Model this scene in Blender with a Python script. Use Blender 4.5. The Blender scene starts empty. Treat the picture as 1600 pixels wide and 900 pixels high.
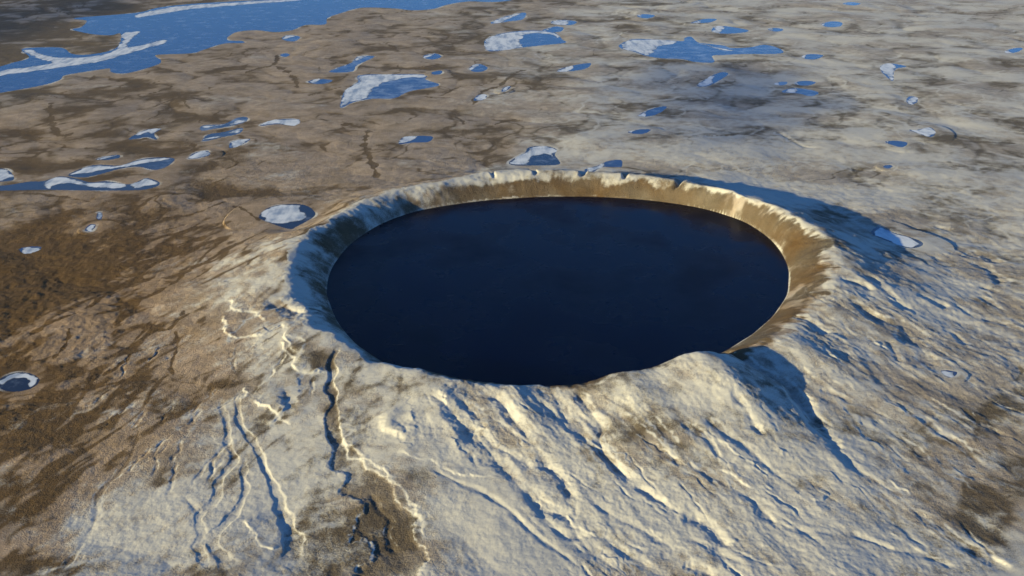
import bpy, bmesh, math, random
import numpy as np

# ------------------------------------------------------------------ camera, sky, sun, exposure
scene = bpy.context.scene
CAM_H = 2350.0                     # metres above the crater lake
CAM_X, CAM_Y = -275.0, -5727.0     # the crater lake is centred on the origin
PITCH = math.radians(23.5)
SUN_AZ = math.radians(213.0)       # compass angle in the plan (0 = +x, 90 = +y) from which the sun shines
SUN_EL = math.radians(11.5)

cam_d = bpy.data.cameras.new('camera'); cam = bpy.data.objects.new('camera', cam_d)
scene.collection.objects.link(cam)
cam.location = (CAM_X, CAM_Y, CAM_H)
cam.rotation_euler = (math.radians(90) - PITCH, 0, 0)
cam_d.sensor_width = 36.0; cam_d.lens = 35.0
cam_d.clip_start = 1.0; cam_d.clip_end = 300000.0
scene.camera = cam

world = bpy.data.worlds.new('World'); scene.world = world; world.use_nodes = True
wn = world.node_tree.nodes; wl = world.node_tree.links
sky = wn.new('ShaderNodeTexSky'); sky.sky_type = 'NISHITA'; sky.sun_disc = False
sky.sun_elevation = SUN_EL
sky.sun_rotation = math.radians(90) - SUN_AZ
sky.air_density = 0.7; sky.dust_density = 0.0; sky.ozone_density = 6.0
wl.new(sky.outputs[0], wn['Background'].inputs[0])
wn['Background'].inputs[1].default_value = 0.115

sun_d = bpy.data.lights.new('sun', 'SUN'); sun_d.energy = 5.0; sun_d.angle = math.radians(0.5)
sun_d.color = (1.0, 0.866, 0.47)
sun = bpy.data.objects.new('sun', sun_d); scene.collection.objects.link(sun)
sx, sy, sz = (math.cos(SUN_AZ) * math.cos(SUN_EL), math.sin(SUN_AZ) * math.cos(SUN_EL), math.sin(SUN_EL))
from mathutils import Vector
sun.rotation_euler = Vector((sx, sy, sz)).to_track_quat('Z', 'Y').to_euler()
sun.location = (-4000, -3000, 6000)

scene.view_settings.view_transform = 'Standard'; scene.view_settings.look = 'None'
scene.view_settings.gamma = 1.0; scene.view_settings.use_curve_mapping = False
scene.view_settings.exposure = 1.2
scene.render.engine = 'CYCLES'

rng = np.random.RandomState(7)
f32 = np.float32

# ------------------------------------------------------------------ noise
_perm = np.concatenate([rng.permutation(256)] * 2).astype(np.int32)
_ang = rng.rand(256) * 2 * np.pi
_gx = np.cos(_ang).astype(f32); _gy = np.sin(_ang).astype(f32)

def pn(x, y, seed=0):
    x = x + seed * 17.31; y = y + seed * 9.73
    xi = np.floor(x); yi = np.floor(y)
    fx = (x - xi).astype(f32); fy = (y - yi).astype(f32)
    xi = xi.astype(np.int32) & 255; yi = yi.astype(np.int32) & 255
    x1 = (xi + 1) & 255; y1 = (yi + 1) & 255
    u = fx * fx * fx * (fx * (fx * 6 - 15) + 10); v = fy * fy * fy * (fy * (fy * 6 - 15) + 10)
    def g(a, b, dx, dy):
        h = _perm[_perm[a] + b]
        return _gx[h] * dx + _gy[h] * dy
    n00 = g(xi, yi, fx, fy); n10 = g(x1, yi, fx - 1, fy)
    n01 = g(xi, y1, fx, fy - 1); n11 = g(x1, y1, fx - 1, fy - 1)
    a = n00 + u * (n10 - n00); b = n01 + u * (n11 - n01)
    return (a + v * (b - a)) * 1.5

def sstep(a, b, x):
    t = np.clip((x - a) / (b - a), 0, 1)
    return t * t * (3 - 2 * t)

def mixf(a, b, t): return a + (b - a) * t

# ------------------------------------------------------------------ survey: picture point -> place on the ground
FPX = 35.0 / 36.0 * 1600.0
def ray(u, v):
    x = (u - 800.0) / FPX; y = -(v - 450.0) / FPX
    return np.array([x, math.cos(PITCH) + y * math.sin(PITCH), -math.sin(PITCH) + y * math.cos(PITCH)])
def flat_at(u, v, z=0.0):
    d = ray(u, v); t = (z - CAM_H) / d[2]
    return np.array([CAM_X + d[0] * t, CAM_Y + d[1] * t])

# ------------------------------------------------------------------ crater profile
SHORE_PX = [(512,440),(518,480),(540,520),(575,553),(620,577),(700,597),(780,610),(860,615),(930,608),(1000,592),(1080,570),
            (1140,545),(1190,510),(1220,475),(1232,440),(1226,405),(1205,375),(1160,345),(1100,326),(1040,316),(960,309),
            (880,307),(800,310),(720,318),(650,330),(600,348),(560,372),(530,402)]
_sp = np.array([flat_at(u, v) for u, v in SHORE_PX])
_sa = np.degrees(np.arctan2(_sp[:, 1], _sp[:, 0])); _sr = np.hypot(_sp[:, 0], _sp[:, 1])
def periodic(angs, vals, smooth=8):
    o = np.argsort(angs); a = np.asarray(angs, float)[o]; v = np.asarray(vals, float)[o]
    grid = np.arange(-180, 180.01, 0.5)
    g = np.interp(grid, np.concatenate([a - 360, a, a + 360]), np.concatenate([v, v, v]))
    k = np.ones(smooth) / smooth
    core = g[:-1]; g = np.convolve(np.concatenate([core[-60:], core, core[:60]]), k, 'same')[60:-60]
    g = np.convolve(np.concatenate([g[-60:], g, g[:60]]), k, 'same')[60:-60]
    g = np.append(g, g[0])
    return lambda A: np.interp(A, grid, g)
shore_r = periodic(_sa, _sr, 9)
_zc = [(90,124),(75,126),(60,130),(45,136),(27,150),(10,165),(0,155),(-17,135),(-35,108),(-48,118),(-58,105),(-66,172),(-75,165),(-84,130),(-90,106),
       (-100,104),(-108,118),(-115,108),(-122,92),(-126,80),(-131,112),(-140,120),(-157,105),(-166,130),(-179,140),(170,130),(160,120),
       (150,112),(140,112),(127,116),(113,122)]
crest_z = periodic([a for a, _ in _zc], [z for _, z in _zc], 7)
_rc = [(90,1680),(45,1680),(0,1680),(-30,1650),(-60,1660),(-75,1680),(-90,1730),(-110,1740),(-125,1720),(-140,1690),(-160,1660),(180,1620),(150,1600),(120,1640)]
crest_r = periodic([a for a, _ in _rc], [z for _, z in _rc], 12)
_wo = [(100,330),(85,320),(65,330),(45,420),(0,540),(-30,750),(-60,950),(-90,1050),(-120,950),(-150,700),(180,620),(150,600),(125,430)]
outer_w = periodic([a for a, _ in _wo], [z for _, z in _wo], 12)

def rim(x, y, jit=0.0):
    A = np.degrees(np.arctan2(y, x)); r = np.hypot(x, y)
    Rs = shore_r(A); Rc = crest_r(A) + jit; Zc = crest_z(A)
    t = (r - Rs) / np.maximum(Rc - Rs, 60)
    tc = np.clip(t, 0, 1)
    zin = Zc * (1 - (1 - tc) ** 1.75)
    q = np.maximum(r - Rc, 0) / outer_w(A)
    zout = Zc * np.exp(-(q * 1.3) ** 1.5)
    z = np.where(t < 1, zin, zout)
    z = np.where(t < 0, np.maximum(t * 120, -60), z)
    return z, t, q

def at(u, v):
    """first place where the sight line through a picture point meets the (smooth) land"""
    d = ray(u, v); t0 = (260 - CAM_H) / d[2]; t1 = (0 - CAM_H) / d[2]
    ts = np.linspace(t0, t1, 160)
    X = CAM_X + d[0] * ts; Y = CAM_Y + d[1] * ts; Z = CAM_H + d[2] * ts
    h = np.maximum(rim(X, Y)[0], 0)
    i = np.argmax(Z <= h + 1e-6) if (Z <= h + 1e-6).any() else len(ts) - 1
    return np.array([X[i], Y[i]])
OFF = {1:(0,0), 2:(533,0), 3:(1066,0), 4:(0,300), 5:(1066,300), 6:(0,600), 7:(533,600), 8:(1066,600)}
def R(k, pts):           # points read off an enlarged ninth of the picture
    ox, oy = OFF[k]
    return [(ox + a / 2.996, oy + b / 2.996) for a, b in pts]
def place(pts): return np.array([at(u, v) for u, v in pts])
def px_size(u, v):
    a = flat_at(u, v); return abs(flat_at(u + 1, v)[0] - a[0]), abs(flat_at(u, v + 1)[1] - a[1])

# ------------------------------------------------------------------ the land grid: fine in front, coarse around, out to the horizon
vv = np.linspace(985, -45, 1010)
rows = np.array([flat_at(800, v)[1] - CAM_Y for v in vv])
low = np.array([flat_at(800, v)[1] - CAM_Y for v in np.linspace(1500, 985, 110)])[:-1]
rows = np.concatenate([np.linspace(200, low[0], 10)[:-1], low, rows, np.geomspace(rows[-1], 90000, 40)[1:]])
fine = np.radians(np.linspace(-30.5, 30.5, 1130))
side = np.radians(30.5 + np.geomspace(0.06, 75, 36))
cols = np.concatenate([-side[::-1], fine, side])
NR, NC = len(rows), len(cols)
RR, CC = np.meshgrid(rows, cols, indexing='ij')
X = (CAM_X + RR * np.sin(CC)).ravel(); Y = (CAM_Y + RR * np.cos(CC)).ravel()
dr = np.gradient(rows); dc = np.gradient(cols)
H = (np.maximum(dr[:, None] * 0.55, rows[:, None] * dc[None, :])).ravel().astype(f32)   # local spacing
RNG = RR.ravel()
N = len(X)

def octave(lam, seed, x=None, y=None):
    """one octave of wavelength lam, fading out where the grid is too coarse for it"""
    w = np.clip(lam / (2.2 * H) - 0.6, 0, 1)
    return pn((X if x is None else x) / lam, (Y if y is None else y) / lam, seed) * w
def fbm(lam, n, seed, gain=0.5, x=None, y=None):
    s = 0; a = 1.0
    for i in range(n):
        s = s + a * octave(lam, seed + i, x, y); lam *= 0.5; a *= gain
    return s

# ---- plain
wx = X + 260 * pn(X / 1500, Y / 1500, 31) + 90 * pn(X / 420, Y / 420, 32)
wy = Y + 260 * pn(X / 1500, Y / 1500, 33) + 90 * pn(X / 420, Y / 420, 34)
b1 = np.abs(octave(1500, 1, wx, wy)); b2 = np.abs(octave(620, 2, wx, wy)); b3 = np.abs(octave(260, 3, wx, wy))
b4 = np.abs(octave(110, 4, wx, wy))
nearf = sstep(9500, 4500, RNG)
midf = nearf * (0.22 + 0.78 * sstep(3700, 5300, RNG))
plain = 10 * fbm(5200, 3, 5) + (22 + 9 * nearf) * b1 + (13 + 7 * nearf) * b2 + (2.5 + 6 * midf) * b3 + 4.0 * midf * b4 + (0.9 + 2.4 * midf) * fbm(60, 3, 8, 0.65) - 8
crease = 1 - sstep(0.0, 0.16, b1 * 0.8 + 0.03) * 1.0
crease2 = 1 - sstep(0.0, 0.13, b2)
crease3 = 1 - sstep(0.0, 0.12, b3)

# ---- rim
Ang = np.degrees(np.arctan2(Y, X)); Rad = np.hypot(X, Y)
ar = np.radians(Ang)
ca, sa = np.cos(ar), np.sin(ar)
jit = 30 * pn(ca * 9, sa * 9, 41) + 16 * pn(ca * 22, sa * 22, 42) * sstep(-.2, .5, pn(ca * 5, sa * 5, 44)) + 3 * pn(ca * 60, sa * 60, 43)
jit = jit + sstep(900, 1300, Rad) * (34 * pn(X / 300, Y / 300, 45) + 20 * octave(120, 46) + 9 * octave(50, 47) + 4 * octave(24, 48))
zr, T, Q = rim(X, Y, jit)
nearf = sstep(9500, 4500, RNG)
rimw = np.where(T < 1, sstep(-0.05, 0.05, T) * 0 + 1.0, np.exp(-(Q * 0.95) ** 2))      # 1 on the crater, 0 on the plain
# flutes running down the flanks: noise drawn out along a slightly twisted radius
tw = ar + 0.10 * np.log(np.maximum(Rad, 300) / 1600.0)
lr = np.log(np.maximum(Rad, 300) / 1600.0)
def flute(kang, krad, seed, warp=0.0):
    c, s = np.cos(tw), np.sin(tw)
    rr = 1 + lr * krad / kang
    wob = warp * pn(X / 300, Y / 300, seed + 3)
    w = np.clip((1700.0 / kang) / (2.0 * H) - 0.5, 0, 1)
    return pn(c * kang * rr + wob, s * kang * rr + wob, seed) * w
def lin(lam, stretch, seed, ang, warp=0.5, wl=3.0):
    """noise drawn out along one compass direction, as ice has combed the land"""
    c, s_ = math.cos(math.radians(ang)), math.sin(math.radians(ang))
    w1 = pn(X / (lam * wl), Y / (lam * wl), seed + 5) * warp * lam
    al = (X * c + Y * s_) / (lam * stretch); ac = (-X * s_ + Y * c + w1) / lam
    return pn(ac, al, seed) * np.clip(lam / (2.2 * H) - 0.6, 0, 1)
near = sstep(-0.15, 0.55, -sa)                      # the side of the crater towards the viewer
right = sstep(0.1, 0.8, ca)
flank = np.where(T < 1, sstep(0.7, 1.0, T), np.exp(-(np.maximum(Q - 0.9, 0) / 1.3) ** 2))
fl_amt = periodic([90,60,30,0,-30,-55,-70,-90,-102,-112,-125,-150,180,140],[.2,.25,.45,.75,.85,.7,.6,.85,.9,.3,.12,.12,.15,.2],10)
combed = flank * fl_amt(Ang)
GA = -61.0
g1 = lin(330, 3.6, 51, GA, 0.7); g2 = lin(140, 4.5, 52, GA, 0.7); g3 = lin(60, 5.0, 53, GA, 0.8); g4 = lin(26, 5.0, 54, GA, 0.8)
Z = zr + plain * (1 - rimw) + rimw * np.where(T < 0, 0, 1) * (4 * fbm(420, 2, 61))
calm = np.zeros(N)
for u_, v_, ru, rv in [(735, 800, 95, 75), (810, 860, 80, 50), (640, 690, 60, 40), (230, 810, 120, 85), (440, 740, 55, 90), (390, 860, 60, 50)]:      # open snowfields without relief
    c_ = at(u_, v_); mx_, my_ = px_size(u_, v_)
    calm = np.maximum(calm, np.exp(-(((X - c_[0]) / (ru * mx_)) ** 2 + ((Y - c_[1]) / (rv * my_)) ** 2) ** 1.5))
combed = combed * (1 - 0.92 * calm)
amp = combed * (0.6 + 0.9 * np.clip(pn(X / 500, Y / 500, 58) + 0.3, 0, 1))
Z += amp * (-9 * np.abs(g1) - 5.5 * np.abs(g2) + 2.4 * g3 + 1.5 * g4 + 4)
rough = np.where((T > 0.6), np.exp(-(Q / 0.8) ** 2), 0)
Z += rough * (2.0 * fbm(130, 2, 65) + 2.0 * fbm(40, 3, 67, 0.7) * sstep(-0.1, 0.5, pn(X / 260, Y / 260, 69)))
Z += (0.35 + 0.5 * combed) * (1 - 0.8 * calm) * nearf * np.where(T > 0, 1, 0) * 1.2 * fbm(24, 2, 63, 0.7)
Z += np.where((T > 0) & (T < 1), sstep(0, 0.2, T) * (1 - 0.6 * T) * (0.8 * flute(150, 9, 71, 0.4) + 1.6 * flute(40, 5, 72, 0.5)), 0)

def mound(u, v, rx, ry, h, rot=0.0):
    c = at(u, v); dx, dy = X - c[0], Y - c[1]; k, l = math.cos(rot), math.sin(rot)
    e = ((dx * k + dy * l) / rx) ** 2 + ((dy * k - dx * l) / ry) ** 2
    Z[:] = Z + h * np.exp(-e * 1.2)
mound(1125, 590, 340, 170, 36, math.radians(-62)); mound(985, 610, 330, 120, 16, math.radians(-64)); mound(430, 622, 130, 110, 12)
mound(1240, 545, 300, 110, 18, math.radians(-60)); mound(705, 640, 300, 90, 12, math.radians(-60)); mound(815, 640, 330, 80, 14, math.radians(-66))
# ------------------------------------------------------------------ carving: gullies, scarps, ponds
PIECE = np.zeros(N, np.int32); NPIECE = [0]
DARK = np.zeros(N, f32); SNOWADD = np.zeros(N, f32)
def near_box(P, m):
    return np.nonzero((X > P[:, 0].min() - m) & (X < P[:, 0].max() + m) & (Y > P[:, 1].min() - m) & (Y < P[:, 1].max() + m))[0]
def to_line(P, idx):
    x = X[idx]; y = Y[idx]
    best = np.full(len(idx), 1e9); par = np.zeros(len(idx)); sgn = np.zeros(len(idx))
    seg = np.hypot(*(P[1:] - P[:-1]).T); cum = np.concatenate([[0], np.cumsum(seg)])
    for i in range(len(P) - 1):
        a, b = P[i], P[i + 1]; d = b - a; L2 = max(d @ d, 1e-6)
        t = np.clip(((x - a[0]) * d[0] + (y - a[1]) * d[1]) / L2, 0, 1)
        ex = x - a[0] - t * d[0]; ey = y - a[1] - t * d[1]
        dd = np.hypot(ex, ey); m = dd < best
        best[m] = dd[m]; par[m] = (cum[i] + t * seg[i])[m] / cum[-1]
        sgn[m] = np.sign(d[0] * ey - d[1] * ex)[m]
    return best, par, sgn
def curve(pts, n=6):        # Catmull-Rom through the surveyed points
    P = np.asarray(pts, float)
    if len(P) < 3: return P
    Q_ = np.vstack([2 * P[0] - P[1], P, 2 * P[-1] - P[-2]]); out = []
    for i in range(1, len(Q_) - 2):
        for t in np.arange(n) / n:
            out.append(0.5 * ((2 * Q_[i]) + (-Q_[i-1] + Q_[i+1]) * t + (2*Q_[i-1] - 5*Q_[i] + 4*Q_[i+1] - Q_[i+2]) * t*t + (-Q_[i-1] + 3*Q_[i] - 3*Q_[i+1] + Q_[i+2]) * t**3))
    return np.array(out + [P[-1]])
DEEP = 0.47
def channel(px, w, d, dark=0.0, snow=0.0, flat=0.0, taper=(0.12, 0.12), jag=0.35, wide=1.0):
    P = curve(place(px)); ws = np.atleast_1d(w).astype(float)
    m = ws.max() * 2.2 + 40; idx = near_box(P, m)
    if not len(idx): return
    D, par, sg = to_line(P, idx)
    wl_ = np.interp(par, np.linspace(0, 1, len(ws)), ws)
    wm = float(ws.mean()) * 1.5 * wide
    wl_ = wl_ * 1.5 * wide * (1 + 0.35 * pn(par * 9, par * 3 + P[0, 0], 83))
    D = D + jag * wl_ * (1.2 * pn(X[idx] / (wm * 1.9 + 20), Y[idx] / (wm * 1.9 + 20), 81) + 0.25 * pn(X[idx] / 30, Y[idx] / 30, 82) + 0.12 * pn(X[idx] / 12, Y[idx] / 12, 80))
    q = np.maximum(D, 0) / wl_
    end = sstep(0, max(taper[0], 1e-3), par) * sstep(0, max(taper[1], 1e-3), 1 - par)
    pv = np.clip(1 - q, 0, 1) ** 1.3; pu = 1 - sstep(0.55, 1.0, q)
    p = (pv * (1 - flat) + pu * flat) * end
    ds = np.interp(par, np.linspace(0, 1, len(np.atleast_1d(d))), np.atleast_1d(d).astype(float)) * (1 + 0.5 * pn(par * 7 + 3, par * 2 + P[0, 1], 87))
    Z[idx] -= ds * p * (DEEP + 0.3 * flat)
    SNOWADD[idx] += 0.45 * np.exp(-((p - 0.22) / 0.12) ** 2) * end * (np.abs(pn(X[idx] / 60, Y[idx] / 60, 79)) * 2 + 0.2) * (dark < 0.7)
    NPIECE[0] += 1; PIECE[idx[p > 0.22]] = NPIECE[0]
    DARK[idx] = np.maximum(DARK[idx], dark * sstep(0.1, 0.6, p)); SNOWADD[idx] += snow * sstep(0.1, 0.7, p)
def scarp(px, h, run, w=6, snow=0.0, side=1):
    h = h * 0.55; snow = snow * 1.3
    P = curve(place(px)); idx = near_box(P, run * 3)
    if not len(idx): return
    D, par, sg = to_line(P, idx)
    sd = D * sg * side + 20 * pn(X[idx] / 70, Y[idx] / 70, 84) + 9 * pn(X[idx] / 26, Y[idx] / 26, 85) + 3 * pn(X[idx] / 11, Y[idx] / 11, 88)
    end = sstep(0, 0.12, par) * sstep(0, 0.12, 1 - par)
    Z[idx] += h * np.clip(0.65 + 0.9 * pn(X[idx] / 80, Y[idx] / 80, 89), 0, 1.2) * sstep(-w, w, sd) * np.exp(-np.maximum(sd, 0) / run) * end
    SNOWADD[idx] += snow * np.exp(-(sd / (w * 1.6)) ** 2) * end

# notches in the far rim
for u, v, w, d in [(835,262,26,26),(910,262,34,48),(985,262,28,34),(1083,268,34,44),(770,268,22,18)]:
    a = math.atan2(*(flat_at(u, v, 140)[::-1])); rc = float(crest_r(math.degrees(a)))
    # a valley drawn out along the radius, opening outwards
    idx = np.nonzero((np.abs(((ar - a + np.pi) % (2 * np.pi)) - np.pi) < 0.25) & (Rad > rc - 120) & (Rad < rc + 600))[0]
    off = (((ar[idx] - a + np.pi) % (2 * np.pi)) - np.pi) * Rad[idx] + 18 * pn(Rad[idx] / 120, Rad[idx] / 300 + u, 86)
    wd = w + np.maximum(Rad[idx] - rc, 0) * 0.16
    Z[idx] -= d * np.clip(1 - np.abs(off) / wd, 0, 1) * sstep(rc - 110, rc - 10, Rad[idx]) * sstep(rc + 580, rc + 200, Rad[idx])

# big gullies on the near flanks
channel([(532,542),(516,565),(520,582),(516,602),(522,628),(520,662),(530,700),(558,742),(592,790),(612,850),(612,910)],
        [12,18,24,48,76,84], [9,10,11,13,13,12], dark=0.6, flat=0.75, snow=-0.2, taper=(0.05, 0.0), jag=0.55)
channel(R(7,[(130,500),(180,590),(230,640),(215,700),(260,800)]), 14, 9, dark=0.5)
channel([(1122,552),(1180,570),(1230,600),(1262,640),(1300,690),(1345,742),(1450,822),(1570,900)], [24,44,52,44,36,32,32], [44,70,56,18,9,6,5], dark=0.1, taper=(0.03, 0.1))
channel(R(7,[(390,40),(480,90),(560,180),(640,250),(700,320),(760,400),(860,470)]), [22,40,46,44,40,34], [14,30,34,30,26,16], dark=0.1)
channel(R(7,[(560,70),(620,130),(680,210)]), 30, 22)
channel(R(7,[(700,40),(760,100),(820,180),(870,250),(905,305)]), [34,32,26,18], [30,26,20,14])
channel(R(7,[(930,10),(1040,130),(1100,220),(1200,300),(1270,380),(1370,460)]), [40,36,34,34,30], [18,20,18,18,14], taper=(0.3, 0.2))
channel(R(7,[(1100,20),(1180,140),(1225,200),(1210,250),(1250,340),(1380,470)]), [30,26,24,26,24], [20,24,26,22,14])
channel(R(7,[(860,500),(950,580),(1050,620),(1130,740)]), [26,38,40,30], [12,24,26,16], dark=0.2)
for pts, w, d in [([(860,470),(940,540),(1040,590)],24,12), ([(1130,740),(1200,800),(1330,900)],24,9), ([(1370,460),(1480,560),(1600,650)],22,10), ([(560,180),(640,210),(720,290),(800,330),(900,430)],22,11),
                  ([(905,305),(960,370),(1030,430),(1110,520)],22,11), ([(760,400),(850,500),(930,600),(1010,680),(1130,760)],20,9), ([(1250,340),(1330,450),(1460,520),(1600,600)],20,9),
                  ([(1290,120),(1400,230),(1520,330),(1600,400)],26,9), ([(1440,150),(1540,260),(1600,310)],24,9), ([(1130,520),(1260,610),(1400,680),(1600,790)],20,8), ([(1200,700),(1330,790),(1500,890)],20,8)]:
    channel(R(7, pts), w, d, dark=0.12, taper=(0.25, 0.25))
for pts, w, d in [([(0,330),(120,420),(260,500),(420,600),(600,720),(760,860)],22,8), ([(60,120),(180,220),(300,290),(420,400),(560,500)],22,10), ([(720,310),(820,400),(930,470),(1080,560)],24,10), ([(820,110),(950,210),(1080,300),(1200,420)],22,8),
                  ([(1080,120),(1180,220),(1300,290),(1420,400)],22,8), ([(300,560),(420,640),(560,690),(760,700)],18,7), ([(0,700),(140,780),(300,860)],20,8), ([(1300,100),(1400,190),(1560,260)],22,8)]:
    channel(R(8, pts), w, d, dark=0.12, taper=(0.25, 0.25))
channel(R(7,[(940,380),(1020,440),(1090,540)]), 24, 15)
channel(R(7,[(400,390),(560,470),(640,500),(780,590),(900,700),(1000,770),(1150,890)]), 14, 8, dark=0.45)
channel(R(7,[(1380,470),(1500,550),(1600,610)]), 22, 12, dark=0.2)
channel(R(6,[(1050,50),(1040,120),(1060,180),(1070,290),(1100,355),(1060,410),(1020,480),(1010,550),(950,610),(930,650),(950,720),(930,770),(960,850),(990,900)]),
        [16,18,22,24], [4,5,6,6], dark=0.45, flat=0.5, wide=0.7)
channel(R(6,[(1115,20),(1120,180),(1170,260),(1210,320),(1240,400),(1290,500),(1320,600),(1350,690),(1380,760),(1360,850),(1340,900)]),
        [14,18,24,46], [5,6,7,7], dark=0.42, flat=0.7, wide=0.7)
channel(R(6,[(1150,340),(1140,450),(1150,500),(1110,600),(1060,660),(990,740),(1040,820),(1110,890)]), [12,14,24,44], [4,5,5,5], dark=0.35, flat=0.6, wide=0.7)
channel(R(6,[(860,530),(900,580),(940,620)]), 14, 6, dark=0.5)
channel(R(6,[(660,200),(620,330),(560,420),(460,520),(450,620),(400,730),(330,830),(260,910)]), [18,20,18,18], [3,4,5,5], dark=0.6, wide=0.8)
scarp(R(6,[(1120,645),(1170,690),(1220,765),(1320,770)]), 8, 60, snow=0.3, side=1)
scarp(R(6,[(1205,80),(1225,120),(1280,135),(1320,180),(1370,200)]), 16, 90, snow=0.3, side=1)
channel([(440,600),(448,620),(452,650)], 34, 20, taper=(.3,.3))
scarp(R(4,[(1040,580),(1060,650),(1080,685),(1250,665),(1280,650)]), 14, 90, snow=0.3)
scarp(R(4,[(1060,500),(1120,560),(1200,565),(1245,610)]), 10, 70, snow=0.3)
scarp(R(4,[(1340,600),(1320,680),(1360,720),(1400,760)]), 12, 60, snow=0.3)
scarp(R(4,[(1330,680),(1390,685),(1440,700)]), 8, 50, snow=0.3)
scarp(R(4,[(1290,700),(1370,780),(1385,840),(1430,850),(1540,835)]), 14, 80, snow=0.3)
scarp(R(7,[(150,150),(210,210),(300,280)]), 22, 120, w=22, snow=0.2)
scarp(R(7,[(0,190),(40,210),(20,290),(60,350),(150,380),(250,460),(330,550),(375,640),(390,760)]), 7, 60, snow=0.3)
scarp(R(7,[(250,320),(420,370),(560,430),(760,430)]), 7, 70, snow=0.2)
# valley at the left notch
channel([(412,468),(440,476),(475,486),(505,492)], [30,60,70,60], [20,40,46,20], taper=(.2,.05))
# right flank
for k, pts, w, d in [
    (5,[(760,490),(850,540),(920,590),(1030,630),(1060,680),(1120,740),(1200,840),(1240,880)],[26,50,60,44,30],[22,38,40,26,14]),
    (5,[(870,380),(960,470),(1060,560)],34,22), (5,[(740,400),(850,430),(890,465)],26,18), (5,[(510,590),(600,600),(690,660)],34,24),
    (5,[(1100,480),(1160,510),(1250,550)],30,16), (5,[(1380,490),(1450,530),(1530,580)],30,14), (5,[(960,690),(1000,760),(1010,800)],24,14),
    (5,[(1310,310),(1400,290),(1480,340)],46,22), (5,[(1370,330),(1470,400),(1480,450)],42,24), (5,[(1400,450),(1470,480)],34,16),
    (5,[(1180,160),(1260,185)],34,14), (5,[(1400,590),(1500,620),(1600,650)],26,12), (5,[(1210,640),(1270,660),(1330,720)],24,12),
    (8,[(640,190),(700,260),(720,310)],30,18), (8,[(0,610),(80,640),(160,700),(220,770)],30,18), (8,[(760,700),(890,740),(1000,780),(1120,800),(1300,870)],16,9),
    (8,[(1040,580),(1120,610),(1200,660),(1300,740),(1400,800),(1540,890)],[20,30,26,22],[10,16,12,8]), (8,[(230,60),(300,130),(360,230)],26,16),
    (8,[(0,180),(90,250),(200,300)],24,10), (8,[(0,850),(80,870),(160,900)],24,14), (8,[(640,20),(740,60),(820,110)],22,10),
    (8,[(330,190),(380,240)],20,14), (3,[(100,640),(230,635)],26,12), (3,[(440,610),(560,680),(640,690)],30,12), (3,[(780,780),(880,800),(1100,790)],30,10)]:
    channel(R(k, pts), w, d, dark=0.08)
scarp(R(8,[(170,390),(250,440),(330,480),(430,500)]), 12, 80, snow=0.25)
scarp(R(8,[(540,490),(580,530),(650,550),(690,500)]), 10, 60, snow=0.25)
scarp(R(8,[(1380,770),(1450,810),(1530,870)]), 10, 70, snow=0.2)
# dark drainage lines on the left plain
for k, pts, w in [
    (4,[(1040,215),(830,290),(700,360),(600,440),(480,500),(380,570),(200,640),(100,720)],[24,34,34,28]),
    (4,[(1280,170),(1180,210),(1050,280),(880,370),(800,440),(680,500),(600,540),(430,590),(330,600)],[20,34,40,30]),
    (4,[(880,530),(790,640),(690,640),(600,740),(610,770),(540,830),(440,890)],[30,24,20,22]),
    (4,[(820,640),(830,720),(800,830),(830,890)],20), (4,[(1080,40),(900,110),(700,140),(620,170)],24),
    (4,[(1080,60),(1160,110),(1230,150)],22), (4,[(0,20),(150,10),(330,30),(450,60)],40), (4,[(330,640),(310,720),(240,800)],18),
    (1,[(1300,250),(1280,300),(1200,320),(1130,350)],50), (1,[(1280,300),(1370,360),(1400,420)],60), (1,[(240,480),(240,570),(290,640),(380,610)],50),
    (1,[(870,650),(910,690),(890,730)],40), (2,[(130,590),(110,680),(150,780),(180,850)],45), (2,[(440,620),(560,640),(700,660),(830,690)],24),
    (2,[(530,460),(440,455),(380,450)],30), (2,[(480,520),(560,560),(575,590)],26), (2,[(610,500),(660,430),(750,400),(830,340),(900,320)],50),
    (2,[(660,640),(700,590),(800,560),(900,570)],40), (2,[(0,585),(60,575)],50), (3,[(1060,640),(1400,660),(1600,665)],40), (3,[(0,640),(230,632)],20)]:
    channel(R(k, pts), np.atleast_1d(w) * 0.7, 2.5, dark=0.8, snow=-0.2, jag=0.6)

rr = random.Random(11)
def meander(u, v, ang, length, step, wig):
    p = at(u, v); pts = [p]; a = math.radians(ang)
    for i in range(int(length / step)):
        a2 = a + rr.uniform(-wig, wig); p = p + step * np.array([math.cos(a2), math.sin(a2)]); pts.append(p)
    return np.array(pts)
_place = place
place = lambda pts: np.asarray(pts) if isinstance(pts, np.ndarray) else _place(pts)
for i in range(26):       # left foot of the rim: a net of small rills running down and left
    u, v = rr.uniform(170, 400), rr.uniform(520, 720)
    channel(meander(u, v, rr.uniform(-118, -88), rr.uniform(140, 420), 34, 0.55), rr.uniform(6, 11), rr.uniform(4, 8), dark=rr.choice([0.0, 0.4, 0.55]), taper=(0.3, 0.3))
for u0, u1, v0, v1, n, ang in [(560, 700, 600, 680, 6, -66), (700, 1000, 620, 720, 14, GA), (880, 1010, 720, 890, 14, GA), (1000, 1560, 600, 890, 44, GA), (1240, 1580, 440, 600, 22, -66), (380, 520, 470, 640, 12, -100)]:
    for i in range(n):
        u, v = rr.uniform(u0, u1), rr.uniform(v0, v1)
        m_ = meander(u, v, ang + rr.uniform(-14, 14), rr.uniform(90, 420), 30, 0.4)
        if rr.random() < 0.5: scarp(m_, rr.uniform(3, 9), rr.uniform(25, 60), w=5, snow=0.3, side=-1 if rr.random() < 0.75 else 1)
        else: channel(m_, rr.uniform(6, 14), rr.uniform(3, 8), dark=rr.choice([0.0, 0.1, 0.45]), taper=(0.35, 0.35))

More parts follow.
